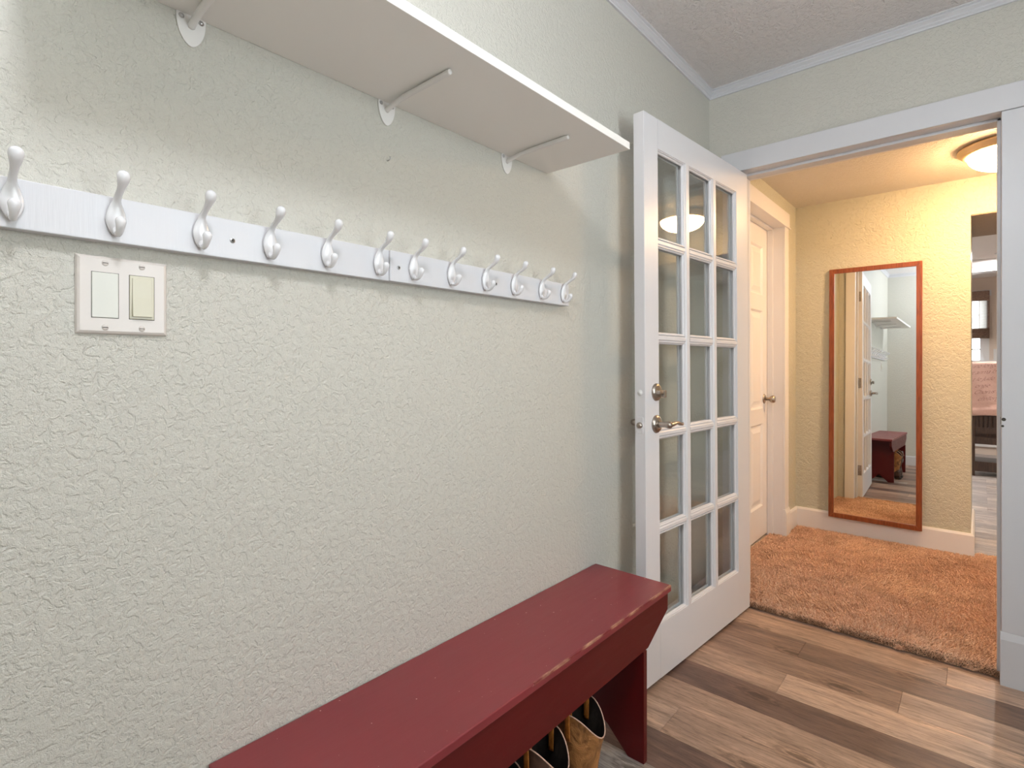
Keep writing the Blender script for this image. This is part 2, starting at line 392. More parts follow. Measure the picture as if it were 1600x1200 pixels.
# carpet
b = BM(); box(b, HX-.09, 1.6, YB+.035, YM, -.05, .006); box(b, -.036, 1.6, YM, 4.25, -.05, .006)
carpet = struct('floor_carpet', b, M['backing'], 'tan shag carpet covering the hall floor', 'carpet')
def blades(n, x0, x1, y0, y1, seed, dark=False):
    r = np.random.default_rng(seed)
    x = r.uniform(x0, x1, n); y = r.uniform(y0, y1, n)
    ok = ~((y > YM-.004) & (x < -.02)); x = x[ok]; y = y[ok]; n = len(x)
    if not dark: y = np.where(y < YB+.05, y+.012*np.sin(x*31)+.006*np.sin(x*83), y)
    h = r.uniform(.009, .019, n); wd = r.uniform(.0022, .0042, n); a = r.uniform(0, 2*PI, n)
    la = r.uniform(0, 2*PI, n); ll = r.uniform(.002, .013, n)
    fw = .006*(np.sin(x*7+y*3)+np.cos(y*9-x*4))
    bx = np.stack([x-wd*np.cos(a), y-wd*np.sin(a), np.full(n, .004)], 1); cx = np.stack([x+wd*np.cos(a), y+wd*np.sin(a), np.full(n, .004)], 1)
    tp = np.stack([x+ll*np.cos(la)+fw, y+ll*np.sin(la)+fw*.5, h+.004], 1)
    s = np.stack([-wd*np.sin(a)*.6, wd*np.cos(a)*.6, np.zeros(n)], 1); tw = np.stack([wd*np.cos(a), wd*np.sin(a), np.zeros(n)], 1)*.55
    V = np.stack([bx, cx, tp+tw+s, tp-tw+s], 1).reshape(-1, 3)
    return V.astype(np.float32), n
def pile(name, parts, mat, parent):
    V = np.concatenate([p[0] for p in parts]); n = sum(p[1] for p in parts)
    me = bpy.data.meshes.new(name); me.vertices.add(4*n); me.vertices.foreach_set('co', V.ravel())
    me.loops.add(4*n); me.loops.foreach_set('vertex_index', np.arange(4*n, dtype=np.int32))
    me.polygons.add(n); me.polygons.foreach_set('loop_start', np.arange(0, 4*n, 4, dtype=np.int32))
    me.update(calc_edges=True); me.materials.append(mat)
    o = bpy.data.objects.new(name, me); COL.objects.link(o); o.parent = parent; o['kind'] = 'stuff'; return o
pile('carpet_pile', [blades(120000, -1.0, .16, YB+.045, 4.25, 1), blades(42000, .16, 1.58, YB2, 4.25, 2), blades(5000, DX0, DX1, YB+.034, YB+.06, 5), blades(2500, -1.06, -.99, hy0, hy1, 8)], M['pile'], carpet)
tag(pile('soiled_edge', [blades(4200, DX0, DX1, YB+.026, YB+.044, 3, True), blades(1800, -.45, DX1, YB+.03, YB+.07, 4, True)], M['pile_dark'], carpet), 'dirty dark fringe of the carpet')

# ------------------------------------------------------------------ crown mouldings
prof = [(0, 0), (.008, 0), (.008, .007), (.0055, .0085), (.0115, .0125), (.0115, .018), (.009, .0195), (.015, .024), (.021, .0275), (.021, .032), (.0185, .0335), (.027, .037), (.027, .040), (0, .040)]
def crown(name, label, f):
    b = BM(); prism(b, prof, lambda p: f(p, 0), lambda p: f(p, 1)); struct(name, b, M['white'], label, 'moulding')
Z0 = CZ-.040
crown('trim_1', 'stepped white crown moulding along the coat hook wall', lambda p, e: (-1.0+p[0], (YR if e == 0 else YB-p[0]), Z0+p[1]))
crown('trim_2', 'stepped white crown moulding above the doorway', lambda p, e: ((-1.0+p[0] if e == 0 else XR), YB-p[0], Z0+p[1]))
crown('trim_3', 'white crown moulding along the wall with the added window', lambda p, e: (XR-p[0], (YR if e == 0 else YB), Z0+p[1]))
crown('trim_4', 'white crown moulding along the rear wall', lambda p, e: ((-1.0 if e == 0 else XR), YR+p[0], Z0+p[1]))

# ------------------------------------------------------------------ baseboards
def bb(name, label, f, h=.12, th=.014, mat='white', z=0):
    pr = [(0, z), (th, z), (th, z+h-.012), (th*.55, z+h), (0, z+h)]
    b = BM(); prism(b, pr, lambda p: f(p, 0), lambda p: f(p, 1)); struct(name, b, M[mat], label, 'baseboard')
bb('baseboard_left', 'white baseboard under the coat hook wall behind bench and door', lambda p, e: (-1.0+p[0], (YR, YB)[e], p[1]))
bb('baseboard_rear', 'white baseboard of the rear wall seen in the mirror', lambda p, e: ((-1.0, XR)[e], YR+p[0], p[1]))
bb('baseboard_right', 'white baseboard below the added window', lambda p, e: (XR-p[0], (YR, YB)[e], p[1]))
bb('baseboard_back', 'white baseboard right of the doorway', lambda p, e: ((.16, XR)[e], YB-p[0], p[1]))
bb('baseboard_hall_back', 'creamy white baseboard under the tall mirror', lambda p, e: ((HX, -.038+p[0])[e], YM-p[0], p[1]), .135, .016, 'cream_door', .012)
bb('baseboard_hall_return', 'white baseboard around the corner beyond the mirror', lambda p, e: (-.038+p[0], (YM-p[0], YM+.72)[e], p[1]), .135, .016, 'cream_door', .012)
bb('baseboard_hall_left', 'short white baseboard piece between door casing and hall corner', lambda p, e: (HX+p[0], (hy1+.10, YM)[e], p[1]), .135, .014, 'cream_door', .012)

# ------------------------------------------------------------------ doorway casing and jamb
r = root('trim_doorway', label='white painted casing and jamb framing the open doorway', cat='door casing', kind='structure')
b = BM(); box(b, -.935, .158, YB-.020, YB, DZ, DZ+.092); obj('head_casing', b, M['white'], r, .002)
b = BM(); box(b, -.93, DX0, YB-.016, YB, .0, DZ-.001); obj('side_casing', b, M['white'], r, .002)
b = BM(); box(b, DX1, .153, YB-.016, YB, .19, DZ-.001); obj('side_casing', b, M['white'], r, .002)
b = BM(); prism(b, [(0, 0), (.024, 0), (.024, .165), (.016, .19), (0, .19)], lambda p: (DX1-.004, YB-p[0], p[1]), lambda p: (.16, YB-p[0], p[1])); obj('plinth_block', b, M['white'], r, .0015)
b = BM(); box(b, -.925, DX0+.001, YB2, YB2+.016, 0, DZ); box(b, DX1, .15, YB2, YB2+.016, 0, DZ); box(b, -.925, .15, YB2, YB2+.018, DZ, DZ+.09); obj('hall_side_casing', b, M['cream_door'], r, .002)
for x0, x1, st in ((DX0-.02, DX0, 1), (DX1, DX1+.02, -1)):
    b = BM(); box(b, x0, x1, YB, YB2, 0, DZ+.02); obj('side_jamb', b, M['white'], r, .001)
    b = BM(); xx = sorted((x1, x1+.011)) if st == 1 else sorted((x0-.011, x0)); box(b, xx[0], xx[1], YB+.046, YB+.082, 0, DZ-.001); obj('door_stop', b, M['white'], r, .0015)
b = BM(); box(b, DX0, DX1, YB, YB2, DZ, DZ+.02); obj('head_jamb', b, M['white'], r, .001)
b = BM(); box(b, DX0, DX1, YB+.046, YB+.082, DZ-.012, DZ); obj('door_stop', b, M['white'], r, .0015)
b = BM(); box(b, DX1-.0015, DX1+.001, YB+.004, YB+.026, .915, .975); obj('strike_plate', b, M['steel'], r)
b = BM(); box(b, DX1-.0022, DX1+.001, YB+.008, YB+.020, .932, .958); obj('latch_hole', b, M['dark_gap'], r)
b = BM(); lathe(b, [(0, .0), (.004, .0006), (.0065, 0), (0, -.0002)], (.066, YB-.0165, .952), 'y', 7); lathe(b, [(0, .0), (.003, .0005), (.0045, 0), (0, -.0002)], (.063, YB-.0165, .928), 'y', 6); obj('paint_chip', b, M['dark_gap'], r)

# ------------------------------------------------------------------ french door
ex, ey = -.0708, -.9975
rz = math.atan2(ey, ex)
door = root('door_1', (-.8535, 2.6328, .012), (R(.38), 0, rz), label='white fifteen-pane glazed door standing open against the sage wall', cat='door', kind='structure')
DW, DH, DT = .91, 2.031, .042
ax = [(.125, .333), (.366, .574), (.607, .815)]
az = [(.196, .523), (.545, .872), (.895, 1.222), (1.245, 1.572), (1.595, 1.922)]
az = [(a-.0, b_+.0) for a, b_ in az]
mw = M['white_door']
b = BM(); box(b, 0, ax[0][0], 0, DT, 0, DH); obj('stile', b, mw, door, .0015)
b = BM(); box(b, ax[2][1], DW, 0, DT, 0, DH); obj('stile', b, mw, door, .0015)
b = BM(); box(b, ax[0][0], ax[2][1], 0, DT, 0, az[0][0]); obj('rail', b, mw, door)
b = BM(); box(b, ax[0][0], ax[2][1], 0, DT, az[4][1], DH); obj('rail', b, mw, door)
for k in range(2):
    b = BM(); prism(b, [(ax[k][1], .006), (ax[k+1][0], .006), (ax[k+1][0], DT-.006), (ax[k+1][0]-.006, DT), (ax[k][1]+.006, DT), (ax[k][1], DT-.006)], lambda p: (p[0], p[1], az[0][0]), lambda p: (p[0], p[1], az[4][1])); obj('muntin', b, mw, door)
me = None
for k in range(4):
    for c in range(3):
        if me is None:
            b = BM(); h_ = az[1][0]-az[0][1]
            prism(b, [(.006, 0), (.006, h_), (DT-.006, h_), (DT-.001, h_-.006), (DT-.001, .006), (DT-.006, 0)], lambda p: (0, p[0], p[1]), lambda p: (ax[0][1]-ax[0][0], p[0], p[1]))
            o = obj('muntin', b, mw, door); me = o.data
        else:
            o = bpy.data.objects.new('muntin', me); COL.objects.link(o); o.parent = door
        o.location = (ax[c][0], 0, az[k][1])
# bead frame and pane (shared data)
W_, H_ = ax[0][1]-ax[0][0], az[0][1]-az[0][0]
def bead_bm():
    bm = BM()
    for yf, yg in ((DT-.003, DT-.013), (.003, .013)):
        outer = [(0, 0), (W_, 0), (W_, H_), (0, H_)]
        def ring(d, y_): return [bm.verts.new((x+(d if x == 0 else -d), y_, z+(d if z == 0 else -d))) for x, z in outer]
        rs = [ring(0, yf), ring(.003, yf), ring(.0045, (yf*.6+yg*.4)), ring(.0085, (yf*.35+yg*.65)), ring(.010, yg), ring(0, yg)]
        for a, c in zip(rs, rs[1:]+rs[:1]):
            for i in range(4): bm.faces.new((a[i], a[(i+1) % 4], c[(i+1) % 4], c[i]))
    return bm
bd = pn = None
for k in range(5):
    for c in range(3):
        if bd is None:
            o = obj('glazing_bead', bead_bm(), mw, door); bd = o.data
            b = BM(); box(b, .004, W_-.004, DT/2-.0015, DT/2+.0015, .004, H_-.004); o2 = obj('pane', b, M['glass'], door); pn = o2.data
        else:
            o = bpy.data.objects.new('glazing_bead', bd); COL.objects.link(o); o.parent = door
            o2 = bpy.data.objects.new('pane', pn); COL.objects.link(o2); o2.parent = door
        o.location = o2.location = (ax[c][0], 0, az[k][0])
hx = .835
# deadbolt: camera side at y=DT
b = BM(); lathe(b, [(0, DT+.010), (.020, DT+.010), (.0265, DT+.0085), (.031, DT+.004), (.0325, DT), (0, DT)], (hx, 0, 1.037), 'y', 36); o = obj('deadbolt', b, M['nickel'], door, 0, True); tag(o, 'satin nickel deadbolt rose')
b = BM(); box(b, hx-.020, hx+.020, DT+.010, DT+.026, 1.030, 1.044); box(b, hx-.022, hx-.006, DT+.014, DT+.030, 1.017, 1.045); obj('thumb_turn', b, M['nickel'], o, .003)
b = BM(); lathe(b, [(0, -.014), (.018, -.014), (.026, -.008), (.030, -.001), (0, -.001)], (hx, 0, 1.037), 'y', 28); obj('key_cylinder', b, M['nickel'], o, 0, True)
b = BM(); lathe(b, [(0, .0025), (.0095, .0025), (.0105, 0), (0, 0)], (DW, DT/2, 1.037), 'x', 20); obj('bolt_face', b, M['white_metal'], door, 0, True)
# lever handle
def lever(sign, parent, x, z, y0, tipdir):
    b = BM(); lathe(b, [(0, y0+sign*.011), (.016, y0+sign*.012), (.020, y0+sign*.0105), (.026, y0+sign*.009), (.031, y0+sign*.0045), (.033, y0), (0, y0)], (x, 0, z), 'y', 36)
    o = obj('lever_handle', b, M['nickel'], parent, 0, True); tag(o, 'satin nickel lever handle')
    b = BM(); lathe(b, [(0, y0+sign*.010), (.0135, y0+sign*.010), (.0105, y0+sign*.018), (.0105, y0+sign*.040), (.0125, y0+sign*.043), (.0125, y0+sign*.055), (.009, y0+sign*.06), (0, y0+sign*.06)], (x, 0, z), 'y', 24)
    obj('spindle', b, M['nickel'], o, 0, True)
    keys = [(x, y0+sign*.050, z, .0105, .009), (x+tipdir*.018, y0+sign*.052, z+.001, .0105, .0085), (x+tipdir*.040, y0+sign*.052, z+.004, .0105, .007), (x+tipdir*.062, y0+sign*.050, z+.004, .010, .006),
            (x+tipdir*.082, y0+sign*.048, z-.003, .0095, .0052), (x+tipdir*.098, y0+sign*.046, z-.005, .009, .005), (x+tipdir*.108, y0+sign*.044, z-.001, .006, .003)]
    P = smooth_path(keys, 5); b = BM(); sweep(b, [q[:3] for q in P], [(q[3]*1.0, q[4]) for q in P], (0, 1, 0), 14)
    obj('lever', b, M['nickel'], o, 0, True); return o
lever(1, door, hx, .922, DT, -1)
lever(-1, door, hx, .922, 0, -1)
b = BM(); box(b, DW-.0005, DW+.0015, DT/2-.012, DT/2+.012, .893, .951); o = obj('latch_plate', b, M['white_door'], door, .001)
b = BM(); lathe(b, [(0, .013), (.007, .012), (.0105, .008), (.011, 0), (0, 0)], (DW, DT/2, .922), 'x', 20); obj('latch_bolt', b, M['nickel'], o, 0, True)
for z in (.24, 1.02, 1.80):
    b = BM(); box(b, -.0015, .0005, .004, .034, z-.045, z+.045); lathe(b, [(0, z-.048), (.006, z-.047), (.006, z+.047), (0, z+.048)], (-.004, -.003, 0), 'z', 14)
    o = tag(obj('hinge', b, M['nickel'], door), 'satin metal butt hinge')
    b = BM()
    for dz in (-.03, 0, .03): lathe(b, [(0, -.0032), (.003, -.003), (.004, -.0015)], (0, .014 if dz else .025, z+dz), 'x', 10)
    obj('hinge_screws', b, M['steel'], o)

# ------------------------------------------------------------------ hall panel door (closed, recessed)
r = root('trim_hall_door', label='creamy white casing and deep jamb around the closed panel door', cat='door casing', kind='structure')
dx = -1.075
b = BM(); box(b, HX, HX+.018, hy0-.10, hy1+.10, DZ, DZ+.10); obj('head_casing', b, M['cream_door'], r, .002)
b = BM(); box(b, HX-.002, HX+.024, hy0-.112, hy1+.112, DZ-.001, DZ+.008); obj('casing_lip', b, M['cream_door'], r, .002)
b = BM(); box(b, HX, HX+.014, hy1, hy1+.09, .19, DZ); obj('side_casing', b, M['cream_door'], r, .002)
b = BM(); box(b, HX, HX+.014, hy0-.09, hy0, .0, DZ); obj('side_casing', b, M['cream_door'], r, .002)
b = BM(); prism(b, [(0, 0), (.024, 0), (.024, .165), (.014, .19), (0, .19)], lambda p: (HX+p[0], hy1-.004, p[1]), lambda p: (HX+p[0], hy1+.10, p[1])); obj('plinth_block', b, M['cream_door'], r, .002)
b = BM(); box(b, -1.2, HX, hy1, hy1+.02, 0, DZ+.02); obj('side_jamb', b, M['cream_door'], r)
b = BM(); box(b, -1.2, HX, hy0-.02, hy0, 0, DZ+.02); obj('side_jamb', b, M['cream_door'], r)
b = BM(); box(b, -1.2, HX, hy0, hy1, DZ, DZ+.02); obj('head_jamb', b, M['cream_door'], r)
b = BM(); box(b, dx+.001, dx+.036, hy1-.013, hy1, 0, DZ); obj('door_stop', b, M['cream_door'], r, .002)
b = BM(); box(b, dx+.001, dx+.036, hy0, hy0+.013, 0, DZ); obj('door_stop', b, M['cream_door'], r, .002)
b = BM(); box(b, dx+.001, dx+.036, hy0, hy1, DZ-.013, DZ); obj('door_stop', b, M['cream_door'], r, .002)
d2 = root('door_2', (dx, hy0+.003, .020), label='closed cream white six-panel door in the hall', cat='door', kind='structure')
LW, LH, LT = hy1-hy0-.006, 2.032, .035
px = [(.10, .345), (.41, LW-.10)]; pz = [(.20, .74), (.84, 1.48), (1.58, 1.90)]
def dbox(x0, x1, z0, z1, th=LT): bm = BM(); box(bm, -th, 0, x0, x1, z0, z1); return bm
for a, c in ((0, px[0][0]), (px[0][1], px[1][0]), (px[1][1], LW)): obj('stile', dbox(a, c, 0, LH), M['cream_door'], d2)
for a, c in ((0, pz[0][0]), (pz[0][1], pz[1][0]), (pz[1][1], pz[2][0]), (pz[2][1], LH)):
    for q in px: obj('rail', dbox(q[0], q[1], a, c), M['cream_door'], d2)
for q in px:
    for z in pz:
        bm = BM(); w0, w1, z0, z1 = q[0], q[1], z[0], z[1]
        def ring(d, x_): return [bm.verts.new((x_, yy, zz)) for yy, zz in ((w0+d, z0+d), (w1-d, z0+d), (w1-d, z1-d), (w0+d, z1-d))]
        rs = [ring(0, -.0), ring(.012, -.011), ring(.024, -.011), ring(.052, -.002)]
        for a, c in zip(rs, rs[1:]):
            for i in range(4): bm.faces.new((a[i], a[(i+1) % 4], c[(i+1) % 4], c[i]))
        bm.faces.new(rs[-1]); obj('panel', bm, M['cream_door'], d2)
ky, kz = 3.775-hy0-.003, .90
b = BM(); lathe(b, [(0, .009), (.022, .008), (.031, .003), (.032, 0), (0, 0)], (0, ky, kz), 'x', 28); o = tag(obj('door_knob', b, M['nickel'], d2, 0, True), 'satin nickel knob')
b = BM(); lathe(b, [(0, .008), (.010, .008), (.009, .03), (.016, .037), (.024, .046), (.026, .056), (.021, .066), (.010, .070), (0, .070)], (0, ky, kz), 'x', 24); obj('grip', b, M['nickel'], o, 0, True)

# ------------------------------------------------------------------ windows
r = root('window_fill', label='unseen window added for daylight fill opposite the coat hooks', cat='window', kind='structure')  # unseen window, placed and sized for its fill light
b = BM(); X = XR
box(b, X-.016, X, wy0-.07, wy0, wz0, wz1); box(b, X-.016, X, wy1, wy1+.07, wz0, wz1); box(b, X-.018, X, wy0-.08, wy1+.08, wz1, wz1+.09); obj('casing', b, M['white'], r, .002)
b = BM(); box(b, X-.05, X+.07, wy0-.09, wy1+.09, wz0-.03, wz0); obj('window_sill', b, M['white'], r, .004)
zm = (wz0+wz1)/2
for z0, z1 in ((wz0, zm+.02), (zm-.02, wz1)):
    xo = X+.05 if z0 == wz0 else X+.085
    b = BM(); box(b, xo, xo+.03, wy0, wy0+.045, z0, z1); box(b, xo, xo+.03, wy1-.045, wy1, z0, z1); box(b, xo, xo+.03, wy0, wy1, z0, z0+.045); box(b, xo, xo+.03, wy0, wy1, z1-.045, z1)
    s_ = obj('sash', b, M['white'], r)
    b = BM(); box(b, xo+.013, xo+.016, wy0+.04, wy1-.04, z0+.04, z1-.04); obj('pane', b, M['glass'], s_)
r = root('window_2', label='bright window in the far room half covered by a woven shade', cat='window', kind='structure')
b = BM(); box(b, fx0-.06, fx0, 9.08, 9.1, fz0, fz1); box(b, fx1, fx1+.05, 9.08, 9.1, fz0, fz1); box(b, fx0-.07, fx1+.07, 9.075, 9.1, fz1, fz1+.07); obj('casing', b, M['white'], r)
b = BM(); box(b, fx0-.08, fx1+.08, 9.03, 9.16, fz0-.03, fz0); obj('window_sill', b, M['white'], r)
zm = 1.56
for z0, z1, yo in ((fz0, zm+.02, 9.14), (zm-.02, fz1, 9.17)):
    b = BM(); box(b, fx0, fx0+.04, yo, yo+.03, z0, z1); box(b, fx1-.04, fx1, yo, yo+.03, z0, z1); box(b, fx0, fx1, yo, yo+.03, z0, z0+.04); box(b, fx0, fx1, yo, yo+.03, z1-.04, z1)
    zc = (z0+z1)/2; box(b, fx0, fx1, yo+.008, yo+.022, zc-.009, zc+.009)
    for q in (1, 2): xx = fx0+(fx1-fx0)*q/3; box(b, xx-.009, xx+.009, yo+.008, yo+.022, z0, z1)
    s_ = obj('sash', b, M['white'], r)
    b = BM(); box(b, fx0+.03, fx1-.03, yo+.013, yo+.016, z0+.03, z1-.03); obj('pane', b, M['glass'], s_)

# woven shade
r = root('woven_shade', (0, 9.05, 0), label='dark woven reed shade half lowered over the far window', cat='window shade')
sx0, sx1 = fx0-.05, fx1+.052
b = BM(); box(b, sx0, sx1, -.010, .010, 1.955, 2.08); obj('valance', b, M['reed'], r, .003)
b = BM()
for q in range(26):
    z = 1.60+q*.0138; box(b, sx0+.005, sx1-.005, 0, .0015, z, z+.0035)
for q in range(12):
    x = sx0+.02+q*(sx1-sx0-.04)/11; box(b, x-.0035, x+.0035, -.002, 0, 1.58, 1.96)
tag(obj('reed_weave', b, M['reed'], r), kind='stuff')
b = BM(); box(b, sx0+.005, sx1-.005, .002, .003, 1.58, 1.96); obj('sheer_backing', b, M['sheer'], r)
b = BM(); box(b, sx1-.014, sx1, -.004, .004, 1.58, 1.96); obj('edge_band', b, M['reed'], r, .001)
for q in range(4):
    b = BM(); sweep(b, [(sx0, -.005-.004*(q % 2), 1.495+q*.031), (sx1, -.005-.004*(q % 2), 1.495+q*.031)], [(.016, .019)]*2, (0, 1, 0), 10); obj('fold', b, M['reed'], r, 0, True)

# slatted stand + cloth in the far room
sy = 7.30
r = root('slatted_stand', (0, sy, 0), label='dark wooden stand with slatted back under the printed pink cloth', cat='stand')
sxa, sxb = -.62, .60
for x in (-.055, sxb):
    for yy in (0, .34):
        b = BM(); box(b, x-.02, x+.02, yy, yy+.04, .0, 1.15); obj('post', b, M['dark_wood'], r, .002)
b = BM(); box(b, -.09, sxb+.03, -.015, .395, 1.15, 1.17); obj('top_board', b, M['dark_wood'], r, .003)
b = BM(); box(b, -.04, sxb, .005, .03, .33, .40); obj('cross_rail', b, M['dark_wood'], r)
b = BM(); box(b, -.04, sxb, .005, .03, .44, .50); obj('cross_rail', b, M['dark_wood'], r)
b = BM(); box(b, -.04, sxb, .34, .36, .33, 1.13); obj('back_board', b, M['dark_wood'], r)
x = -.03
me = None
while x < sxb:
    if me is None:
        b = BM(); box(b, 0, .02, .008, .022, .50, 1.14); o = obj('slat', b, M['dark_wood'], r); me = o.data
    else: o = bpy.data.objects.new('slat', me); COL.objects.link(o); o.parent = r
    o.location.x = x; x += .035
b = BM(); box(b, -.04, sxb, -.005, .36, .05, .15); obj('bottom_shelf', b, M['dark_wood'], r, .003)
# cloth
r = root('printed_cloth', (0, sy, 0), label='pink cloth printed with brown handwriting draped over the dark stand', cat='cloth')
bm = BM(); nx, nz = 60, 40; grid = []
for j in range(nz+1):
    row = []
    for i in range(nx+1):
        u, v_ = i/nx, j/nz; x = -.10+u*.76; s_ = v_*.95
        if s_ < .40: yy, z = .40-s_, 1.176+.002*math.sin(x*20)
        else: z = 1.174-(s_-.40); yy = -.022
        wv = max(0, s_-.42); yy -= .018*min(1, wv*3)*(.5+.5*math.sin(x*26+z*8))+.010*min(1, max(0, s_-.78)*8)*(1+math.sin(z*190+x*7))
        z += .01*math.sin(x*9)*min(1, wv*2)
        row.append(bm.verts.new((x, yy, z)))
    grid.append(row)
for j in range(nz):
    for i in range(nx): bm.faces.new((grid[j][i], grid[j][i+1], grid[j+1][i+1], grid[j+1][i]))
o = obj('drape', bm, M['pink'], r, 0, True); m_ = o.modifiers.new('thick', 'SOLIDIFY'); m_.thickness = .003
for k, (tx, x) in enumerate((('une longe', -.07), ('et anma la', -.09), ('t le Jude', -.06), ('ongie', -.04), ('Chorus et', -.05), ('challenge', -.02))):
    cu = bpy.data.curves.new('lettering', 'FONT'); cu.body = tx; cu.size = .058; cu.shear = .8; cu.space_character = .9; cu.extrude = .0003; cu.offset = -.0012
    o = bpy.data.objects.new('lettering', cu); COL.objects.link(o); o.parent = r; cu.materials.append(M['ink'])
    bpy.context.view_layer.update(); me_ = bpy.data.meshes.new_from_object(o); bpy.data.objects.remove(o); o = bpy.data.objects.new('lettering', me_); COL.objects.link(o); o.parent = r
    o.location = (x, -.044, 1.105-k*.066); o.rotation_euler = (R(90), R(-6), 0)

# downlight in far room
b = BM(); lathe(b, [(0, 0), (.085, 0), (.085, -.006), (.06, -.006), (.06, -.002), (0, -.002)], (.20, 7.22, HZ), 'z', 28)
r = tag(obj('downlight', b, M['white'], None, 0), 'lit round downlight in the far ceiling', 'ceiling light')
b = BM(); lathe(b, [(0, -.0035), (.058, -.0035), (.058, -.0025), (0, -.0025)], (.20, 7.22, HZ), 'z', 28); obj('diffuser', b, M['lamp_far'], r)
r2 = copy_tree(r); r2.location = (-1.4, -1.4, 0); r2['label'] = 'added round downlight out of view, brightening the far room'  # extra downlight added to brighten the far room
r['group'] = r2['group'] = 'downlights of the far room'

# ------------------------------------------------------------------ hall bowl lamp and added globe
def bowl_lamp(name, loc, mat, label):
    r = root(name, loc, label=label, cat='ceiling light')
    b = BM(); lathe(b, [(0, 0), (.150, 0), (.190, -.004), (.196, -.010), (.194, -.018), (.182, -.024), (.180, -.032), (.172, -.040), (.162, -.044), (.156, -.040), (.156, -.02), (0, -.02)], seg=56); obj('metal_rim', b, M['brass'], r, 0, True)
    pr = [(.155, -.042)]+[(.155*math.cos(a), -.042-.082*math.sin(a)) for a in [PI/2*k/10 for k in range(1, 10)]]+[(0, -.124)]
    b = BM(); lathe(b, pr, seg=48); obj('glass_bowl', b, mat, r, 0, True)
    b = BM(); lathe(b, [(0, -.143), (.005, -.141), (.009, -.133), (.007, -.127), (.011, -.124), (.008, -.1225), (0, -.122)], seg=16); obj('finial', b, M['brass'], r, 0, True)
    return r
bowl_lamp('ceiling_light', (.105, 3.66, HZ), M['bowl_hall'], 'lit frosted bowl ceiling lamp with bronze rim in the hall')
r = root('ceiling_light', (-.085, .115, CZ), label='added unseen globe lamp above the camera, standing in for bounced flash', cat='ceiling light')  # unseen globe added in place of flash bounced off the ceiling
b = BM(); lathe(b, [(0, 0), (.062, 0), (.062, -.012), (.050, -.022), (.012, -.026), (.012, -.075), (.030, -.085), (.034, -.097), (0, -.097)], seg=32); obj('added_canopy', b, M['brass'], r, 0, True)
b = BM(); lathe(b, [(0 if k in (0, 24) else .088*math.sin(PI*k/24), -.175+.088*math.cos(PI*k/24)) for k in range(25)], seg=40); obj('added_globe', b, M['globe_fill'], r, 0, True)

# ------------------------------------------------------------------ shelf
r = root('wall_shelf', (-1.0, 0, 1.735), label='long white shelf board on rod brackets high above the coat hooks', cat='shelf')
b = BM(); box(b, .0, .282, .105, 1.312, 0, .020); obj('shelf_board', b, M['white_shelf'], r, .0012)
br = None
for y in (.324, .718, 1.122):
    if br is None:
        pts = [(-.0225, 0), (.0225, 0)]+[(.0225*math.cos(a)**1.15, -.006-.046*math.sin(a)) for a in [PI/2*k/8 for k in range(0, 8)]]+[(0, -.052)]+[(-.0225*math.cos(a)**1.15, -.006-.046*math.sin(a)) for a in [PI/2*k/8 for k in range(7, -1, -1)]]
        b = BM(); prism(b, pts, lambda p: (.0, p[0], p[1]), lambda p: (.003, p[0], p[1]))
        br = obj('bracket', b, M['white_metal'], r, .0008)
        P = smooth_path([(.002, 0, -.018, .0058), (.02, 0, -.0135, .0058), (.06, 0, -.0085, .0058), (.12, 0, -.0075, .0058), (.20, 0, -.0068, .0058), (.212, 0, -.0066, .005)], 4)
        b = BM(); sweep(b, [q[:3] for q in P], [(q[3], q[3]) for q in P], (0, 1, 0), 14); obj('rod', b, M['white_metal'], br, 0, True)
        for s_ in (-.015, .015):
            b = BM(); lathe(b, [(0, .006), (.0025, .0055), (.0042, .0035), (.0045, .003), (0, .003)], (0, s_, -.006), 'x', 14); obj('screw', b, M['steel'], br, 0, True)
        o = br
    else: o = copy_tree(br, r)
    o.location = (0, y, 0)

# ------------------------------------------------------------------ coat racks with hooks
def make_hook(parent):
    # local: x out of the board, z up; back on x=0
    K = [(.003, 0, .001, .0045, .003), (.004, 0, .012, .0105, .0042), (.0045, 0, .026, .0128, .0045), (.0055, 0, .040, .0095, .0050), (.009, 0, .050, .0055, .0050), (.016, 0, .0565, .0048, .0044), (.026, 0, .0615, .0046, .0042),
         (.036, 0, .0670, .0056, .0048), (.043, 0, .0735, .0076, .0062), (.046, 0, .0800, .0082, .0068), (.0470, 0, .0850, .0060, .0054), (.0474, 0, .0872, .002, .002)]
    P = smooth_path(K, 4); b = BM(); sweep(b, [q[:3] for q in P], [(max(q[3], .001), max(q[4], .001)) for q in P], (0, 1, 0), 18)
    h = obj('coat_hook', b, M['white_hook'], parent, 0, True)
    K = [(.004, 0, .012, .0055, .004), (.008, 0, .004, .0050, .0042), (.015, 0, .0005, .0046, .0040), (.023, 0, .003, .0046, .0040), (.0285, 0, .010, .0058, .0052), (.0305, 0, .017, .0070, .0064), (.0305, 0, .0218, .0050, .0048), (.0303, 0, .0232, .0015, .0015)]
    P = smooth_path(K, 4); b = BM(); sweep(b, [q[:3] for q in P], [(max(q[3], .001), max(q[4], .001)) for q in P], (0, 1, 0), 16)
    obj('lower_prong', b, M['white_hook'], h, 0, True)
    return h
def screw_at(parent, y, z, tk):
    b = BM(); lathe(b, [(0, .0008), (.0022, .0008), (.0028, .0016), (.0042, .0010), (.0046, 0), (0, 0)], (tk, y, z), 'x', 14); o = obj('screw', b, M['steel'], parent)
    b = BM(); lathe(b, [(0, .0012), (.0022, .0011), (0, .001)], (tk+.0002, y, z), 'x', 8); obj('screw_recess', b, M['dark_gap'], o)
proto = None
